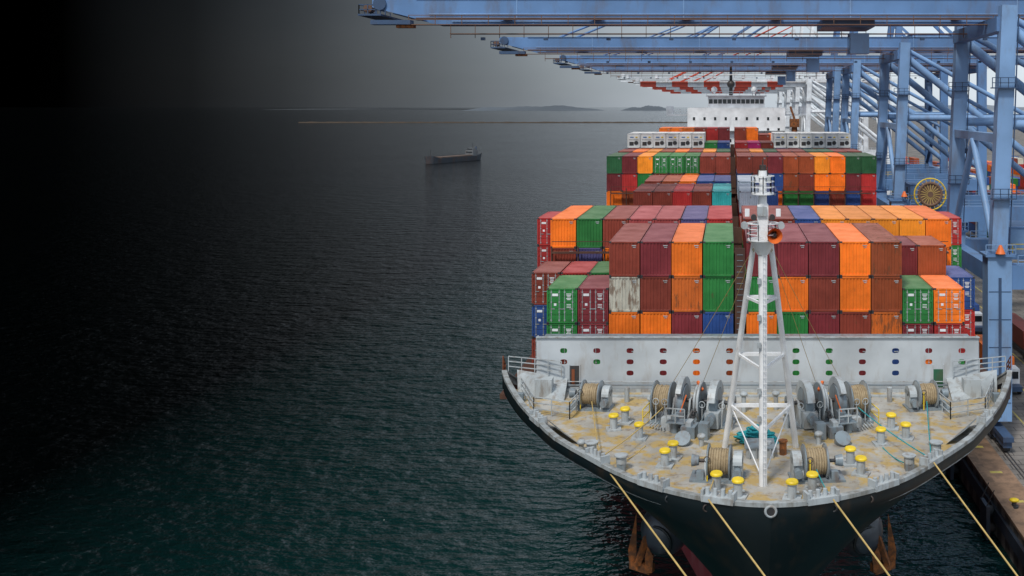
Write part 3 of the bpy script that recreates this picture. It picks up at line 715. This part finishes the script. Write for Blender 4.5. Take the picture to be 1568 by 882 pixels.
s=MB(); s.box((0,0,.3),(1.6,1.4,.6),M_lgrey); s.box((0,0,.64),(1.8,1.6,.08),M_grey)
for q in(-.6,-.2,.2,.6): s.box((q,-.75,.3),(.06,.12,.6),M_lgrey)
s.cyl((.5,-.2,.7),(.5,-.2,.85),.2,M_lgrey); s.obj('deck_hatch',loc=(1.9,56.2,19.3))
s=MB(); s.cyl((0,0,0),(0,0,.75),.22,M_rust); s.cyl((0,0,.75),(0,0,.85),.28,M_rust); s.obj('fire_hydrant_post',loc=(3.3,56.2,19.3))
for p,q in[((-5.0,57.5,19.35),(-6.2,54.2,19.6)),((9.4,57.2,19.35),(10.2,54,19.6)),((-9.2,64,20),(-7.2,53.3,20.1)),((13.5,64,20),(11.5,53.3,20.1)),((-.6,52,20),(-1.1,47.8,20.2)),((4.9,52,20),(5.3,47.8,20.2)),((-4.2,61.5,20.4),(-7.1,53.1,20.3)),((8.5,61.5,20.4),(11.4,52.8,20.3))]:
    wire('deck_line',p,q,.035,M_ropey if R.random()<.7 else M_teal,.15)
for p in((-7.2,52.9,20.3),(-.95,47.3,20.3),(5.3,47.3,20.3),(11.4,52.4,20.3)):
    wire('mooring_rope',p,(27,0,4.2),.05,M_ropey,.25,24)

# ------------------------------------------------------------------ anchors
M_bol=paint('bolster_dark',(.055,.068,.085),.32,dirt=.6,dcol=(.03,.03,.03),thr=.5)
for sd in(-1,1):
    s=MB(); x=CX+sd*6.1
    s.sph((x,59.2,13.5),1.5,M_bol,24,(1,1,1.05)); s.torus((x+sd*.3,58.1,13.3),.9,.1,(sd*.5,-1,-.2),M_black,18,6)
    s.obj('anchor_bolster',ship)
    s=MB(); x=CX+sd*7.6; dz=.8
    s.beam((x-sd*.8,58.5,13.6+dz),(x+sd*.1,58.1,11.0+dz),.32,.32,M_rust)
    s.beam((x-sd*.8,58.0,10.8+dz),(x+sd*.5,58.8,10.8+dz),.6,.5,M_rust)
    for k,(ax,ay) in enumerate(((-.65,57.9),(.45,58.7))):
        b=Vector((x+sd*ax,ay,10.7+dz)); tip=b+Vector((-sd*.25 if k else sd*.1,-.15,3.3 if k else 1.6))
        vs=[b+Vector((-.18,-.2,0)),b+Vector((.18,-.2,0)),b+Vector((.18,.2,0)),b+Vector((-.18,.2,0)),b+Vector((-.26,-.2,1.0)),b+Vector((.26,-.2,1.0)),b+Vector((.22,.1,1.0)),b+Vector((-.22,.1,1.0)),tip]
        s.add(vs,[(0,1,5,4),(1,2,6,5),(2,3,7,6),(3,0,4,7),(4,5,8),(5,6,8),(6,7,8),(7,4,8),(3,2,1,0)],M_rust)
    s.obj('ship_anchor')

# ------------------------------------------------------------------ quay
def quay_mat():
    m, nt, b = new_mat('quay_concrete'); L=nt.links
    geo=N(nt,'ShaderNodeNewGeometry')
    n1=N(nt,'ShaderNodeTexNoise'); n1.inputs['Scale'].default_value=.15; n1.inputs['Detail'].default_value=9; n1.inputs['Roughness'].default_value=.65; L.new(geo.outputs['Position'],n1.inputs['Vector'])
    r=N(nt,'ShaderNodeValToRGB'); r.color_ramp.elements[0].position=.35; r.color_ramp.elements[0].color=(.095,.09,.085,1); r.color_ramp.elements[1].position=.65; r.color_ramp.elements[1].color=(.25,.23,.21,1)
    L.new(n1.outputs['Fac'],r.inputs['Fac'])
    br=N(nt,'ShaderNodeTexBrick'); br.inputs['Scale'].default_value=.2; br.inputs['Mortar Size'].default_value=.012; br.inputs['Color1'].default_value=(1,1,1,1); br.inputs['Color2'].default_value=(.85,.85,.85,1); br.inputs['Mortar'].default_value=(.35,.35,.35,1)
    L.new(geo.outputs['Position'],br.inputs['Vector'])
    mx=N(nt,'ShaderNodeMix',data_type='RGBA',blend_type='MULTIPLY'); mx.inputs['Factor'].default_value=1; L.new(r.outputs[0],mx.inputs['A']); L.new(br.outputs['Color'],mx.inputs['B'])
    L.new(mx.outputs['Result'],b.inputs['Base Color']); b.inputs['Roughness'].default_value=.85; return m
M_quay=quay_mat()
M_plank=paint('quay_edge_brown',(.30,.19,.12),.85,dirt=.6,dcol=(.09,.06,.045),scale=.9,streak=False,thr=.5)
M_line=paint('painted_line',(.6,.5,.1),.7,dirt=.5,dcol=(.2,.18,.15),thr=.5,streak=False)
s=MB()
s.add([(25,-400,3.5),(2500,-400,3.5),(2500,3500,3.5),(25,3500,3.5),(25,-400,-3),(25,3500,-3)],[(0,1,2,3),(4,0,3,5)],M_quay)
s.obj('quay_ground')
s=MB(); s.box((25.35,600,3.64),(.9,2000,.28),M_plank); s.add([(25.8,-400,3.504),(28.4,-400,3.504),(28.4,1600,3.504),(25.8,1600,3.504)],[(0,1,2,3)],M_plank)
s.box((24.85,600,2.2),(.3,2000,1.2),M_fend)
s.obj('quay_edge_kerb')
s=MB()
for x in(29.1,29.5,59.8,60.2): s.box((x,600,3.53),(.12,2000,.06),M_dark)
s.obj('crane_rail')
s=MB()
for x in(34,38,42,46,50): s.add([(x,-300,3.508),(x+.2,-300,3.508),(x+.2,1500,3.508),(x,1500,3.508)],[(0,1,2,3)],M_line)
for k in range(60):
    y=10+k*7
    s.add([(26.2,y,3.512),(27.4,y,3.512),(27.4,y+.5,3.512),(26.2,y+.5,3.512)],[(0,1,2,3)],M_line)
s.obj('quay_markings')
for k in range(26):
    y=18+k*14; s=MB()
    s.box((0,0,0),(.35,2.2,3.0),M_fend); 
    for z in(-.8,.8): s.cyl((.2,0,z),(.9,0,z),.5,M_dark,.4)
    s.cyl((-.1,-.9,1.5),(.6,-.9,3.0),.04,M_dark); s.cyl((-.1,.9,1.5),(.6,.9,3.0),.04,M_dark)
    s.obj('quay_fender',loc=(24.0,y,1.6))
for k in range(22):
    y=6+k*16; s=MB(); s.cyl((0,0,0),(0,0,.15),.4,M_dark); s.cyl((0,0,.15),(0,0,.6),.2,M_dark,.22); s.sph((0,0,.65),.36,M_yel if k%2 else M_dark,12,(1.3,1,.5)); s.obj('quay_bollard',loc=(26.1,y,3.51))

# ------------------------------------------------------------------ cranes
def crane(Y0,scheme='blue',name='gantry_crane',w=20):
    B=M_blue if scheme=='blue' else M_cw; B2=M_blue2 if scheme=='blue' else M_cw; BD=M_blued if scheme=='blue' else M_cw
    root=empty(name,(0,Y0,0))
    s=MB(); zb=50.0; g=(4.6,w-6.4)
    for gy in g:
        if scheme=='blue':
            s.box((18,gy+.7,zb+1.15),(107,1.4,2.3),B)
            s.add([(-35.5,gy,zb),(-35.5,gy,zb+2.3),(-40.5,gy,zb+2.3),(-40.5,gy,zb+1.3),(-35.5,gy+1.4,zb),(-35.5,gy+1.4,zb+2.3),(-40.5,gy+1.4,zb+2.3),(-40.5,gy+1.4,zb+1.3)],[(0,1,2,3),(4,7,6,5),(0,3,7,4),(3,2,6,7),(1,5,6,2)],B)
            for k in range(5): s.box((-24+k*19,gy-.02,zb+1.15),(.12,.05,2.2),M_blue2)
            s.box((18,gy-.06,zb+.06),(107,.14,.1),M_brown); s.box((18,gy-.06,zb+2.32),(107,.2,.08),B2)
            s.cyl((-34,gy-.12,zb+.5),(70,gy-.12,zb+.5),.06,B2,n=6)
        else:
            for k in range(16):
                s.box((-30+k*6,gy+.7,zb-1.5),(6,1.4,2.0),M_cr if (k%2==0 and k<10) else M_cw)
    s.obj('boom_girders',root)
    s=MB()
    for k in range(10): s.box((-38+k*11,w/2,zb+1.3),(1.0,w-11.5,1.3),B2)
    for k in range(5): s.beam((-38+k*11,g[0]+1.4,zb+1),(-27+k*11,g[1],zb+1),.35,.35,B)
    s.box((15,g[0]-.6,zb-.75),(102,.9,.08),M_brown); s.rail([(-36,g[0]-1.0,zb-.7),(66,g[0]-1.0,zb-.7)],1.0,M_brown,3 if scheme=='blue' else 12,.035,2)
    s.box((15,g[1]-.6,zb-1.1),(98,.9,.1),M_brown)
    for k in range(33): s.beam((-34+3*k,g[1]-.6,zb-1.6),(-34+3*k,g[1]-.6,zb),.07,.07,M_brown)
    for k in range(12): s.box((-30+7.7*k,g[1]-.7,zb-1.7),(.5,.4,.35),BD)
    s.box((-40.6,w/2-.5,zb+.4),(2.6,w-9,.2),BD); s.rail([(-42,g[0],zb+.5),(-39,g[0],zb+.5)],1.1,BD,1,.05,2); s.rail([(-42,g[0],zb+.5),(-42,g[1]+1,zb+.5)],1.1,BD,1.5,.05,2)
    s.cyl((-39.6,g[0]-.2,zb+1.7),(-39.6,g[0]+1.6,zb+1.7),.75,BD); s.cyl((-41.2,g[0]+.5,zb+1.2),(-41.2,g[0]+1.5,zb+1.2),.5,M_brown)
    s.box((-38,g[0]-.6,zb-.5),(4.5,1.2,.5),BD); s.box((-36.5,g[0]-.4,zb-.9),(2,.8,.4),M_rust)
    s.obj('walkways',root)
    s=MB(); Wx,Lx=29.4,60
    for ly in(0,w):
        s.beam((Wx,ly,22.5),(Wx+1.2,ly,zb+1),1.7,1.5,B2); s.beam((Wx,ly,6),(Wx,ly,23.8),2.6,2.2,B2)
        s.box((Wx,ly-1.12,14),(.3,.1,15),BD)
        for z in range(8,23,3): s.box((Wx,ly-1.11,z),(2.4,.05,.08),BD)
        s.beam((Lx,ly,6),(Lx,ly,zb+1),2.0,1.7,B)
        s.box((Wx,ly,23.9),(3.2,2.8,.25),B); s.rail([(Wx-1.6,ly-1.4,24),(Wx+1.6,ly-1.4,24)],1.1,B2,1,.04,2)
        s.box(((Wx+Lx)/2,ly,21.5),(Lx-Wx-2.6,1.8,2.6),B)
        s.cyl((Wx+.8,ly,38),(Lx,ly,38),.55,B2,n=10)
        s.cyl((Wx+1.4,ly,48.5),(Lx,ly,25),.65,B2,n=10)
        s.cyl((Wx+1.4,ly+1,50),(Lx,ly+1,34),.4,B2,n=10)
        s.rail([(Wx+2,ly-.9,22.8),(Lx-1,ly-.9,22.8)],1.1,B2,2.5,.04,2)
        for z in(30,42): s.box((Wx+.4,ly-1,z),(2.6,.8,.12),BD); s.rail([(Wx-.9,ly-1.4,z),(Wx+1.7,ly-1.4,z)],1.1,BD,.8,.04,2)
        s.beam((Wx+1.1,ly-.85,24),(Wx+2.1,ly-.85,50),.06,.3,BD)
    for x in(Wx,Lx):
        s.box((x,w/2,6.2),(1.6,w-2.2,1.8),B2); s.box((x,w/2,21.5),(1.4,w-2.2,2.0),B)
        s.box((x+.6,w/2,zb-1.0),(1.3,w,1.6),B); s.cyl((x,0,23),(x,w/2,36),.4,B2); s.cyl((x,w,23),(x,w/2,36),.4,B2); s.box((x+.4,w/2,36.5),(1,w-2,1),B2)
    for gy in g:
        s.beam((Wx+1,gy+.7,zb+2.3),(Wx+4,w/2-1 if gy<w/2 else w/2+1,78),1.1,1.1,B); s.beam((Lx,gy+.7,zb+2.3),(Wx+4,w/2-1 if gy<w/2 else w/2+1,78),.7,.7,B)
        if scheme=='blue':
            for xe in(-30,-6): s.cyl((Wx+4,w/2,78),(xe,gy+.7,zb+2.3),.22,B,n=6)
        else:
            s.cyl((Wx+4,w/2,78),(-22,gy+.7,zb+.3),.25,M_cr,n=6)
    s.box((Wx+4,w/2,78),(2,4,2),B)
    for k in range(7):
        z=6+k*6
        if k%2==0: s.beam((Lx-3,1.8,z),(Lx-3,8,z+6),.8,.12,BD)
        else: s.beam((Lx-3,8,z),(Lx-3,1.8,z+6),.8,.12,BD)
    s.obj('portal_frame',root)
    s=MB()
    s.box((52,w/2,zb+5),(14,7,5),B2); s.box((52,w/2,zb+7.6),(14.4,7.4,.2),B)
    s.box((14,w/2-.5,zb-.3),(6,7,1.0),BD); s.box((15.5,w/2-1,zb-2.6),(2.2,2.6,2.4),M_cw if scheme!='blue' else B2); s.box((14.38,w/2-1,zb-2.6),(.06,2.2,1.5),M_glass)
    s.box((Wx+6,w/2,24.3),(5,6,3),B2); s.box((Wx+6,w/2,25.9),(5.3,6.3,.15),B); s.box((Wx+3.46,w/2,24.3),(.06,1,2),M_dark); s.rail([(Wx+2,w/2-4,23),(Wx+11,w/2-4,23)],1.1,M_yel,1.5,.04,2)
    for x in(27.5,):
        for ly in(-1,w+1):
            s.box((x+1.9,ly,5.1),(1.1,6.5,.5),M_blued)
            for k in(-2.3,-.9,.9,2.3):
                s.box((x+1.9,ly+k,4.5),(.9,1.2,.7),M_blued); s.cyl((x+1.6,ly+k,4.05),(x+2.2,ly+k,4.05),.45,M_dark,n=12)
    s.obj('machinery',root)
    return root
for y in(103,163,223,262): crane(y)
for y in(352,410,470,540): crane(y,'white')
s=MB()
s.cyl((0,0,0),(0,.5,0),.5,M_brown); s.torus((0,.25,0),2.7,.12,(0,1,0),M_yel,28,6); s.torus((0,.25,0),1.9,.3,(0,1,0),M_brown,28,6)
for k in range(20):
    a=2*math.pi*k/20; s.beam((.4*math.cos(a),.1,.4*math.sin(a)),(2.7*math.cos(a),.1,2.7*math.sin(a)),.12,.1,M_ropey)
s.cyl((0,.15,0),(0,.35,0),1.9,M_brown,n=24); s.beam((0,.6,0),(0,.6,-3),.5,.4,M_blue2); s.beam((0,.6,0),(2.5,.8,-1.5),.3,.3,M_blue2)
s.obj('cable_reel',loc=(34.6,161,25))
for x,y,z in((29.3,101.4,24.2),(29.0,121.4,24.2),(30.2,161.4,24.6)):
    s=MB(); s.cyl((0,0,0),(0,0,.9),.55,M_orange,.15,8); s.cyl((0,0,-.1),(0,0,0),.5,M_dark); s.obj('warning_beacon',loc=(x,y,z))

# ------------------------------------------------------------------ container yard & poles
cm=[paint('yard_'+k,COL[k],.6,dirt=.3) for k in('br','or','gr','bl','rd','wh','mr','rb')]
for bx in range(0,7):
    s=MB(); x0_=72+bx*26
    for r in range(0,26):
        y=90+r*14.2
        if r%8==7: continue
        for c in range(6):
            for t in range(R.choice([2,3,4,5])):
                m=R.choice(cm); x=x0_+c*2.6; z=3.55+t*2.62
                s.box((x,y,z+1.29),(2.44,12.2,2.58),m)
                for q in(-.6,0,.6): s.box((x+q,y-6.12,z+1.29),(.06,.05,2.3),m)
                s.box((x,y-6.13,z+2.5),(2.44,.06,.1),m)
    s.obj('yard_container_block')
for k in range(8):
    s=MB(); s.cyl((0,0,0),(0,0,32),.4,M_cw,.2,10)
    s.torus((0,0,31.5),1.2,.12,(0,0,1),M_cw,14,5)
    for a in range(6): s.box((1.3*math.cos(a*1.047),1.3*math.sin(a*1.047),31.2),(.6,.6,.3),M_lgrey)
    s.obj('light_mast',loc=(66+k%2*70,140+k*55,3.5))
def truck(x,y,c):
    s=MB(); m=cm[c]
    s.box((0,3.2,1.9),(2.4,2.0,2.3),M_cw); s.box((0,2.17,2.3),(2.0,.06,.9),M_glass); s.box((0,1.6,.9),(2.3,1.6,.6),M_blued)
    s.box((0,10.5,1.2),(2.3,12.6,.3),M_dark); s.box((0,10.6,2.68),(2.44,12.2,2.6),m)
    for yy in(2,4.4,14,15.4):
        for q in(-1,1): s.cyl((q*1.25,yy,.5),(q*.9,yy,.5),.5,M_dark,n=14)
    s.obj('terminal_truck',loc=(x,y,3.5))
for x,y,c in((36,118,1),(40,150,3),(44,132,0),(36,190,2),(48,96,4),(44,210,5),(40,246,1)): truck(x,y,c)
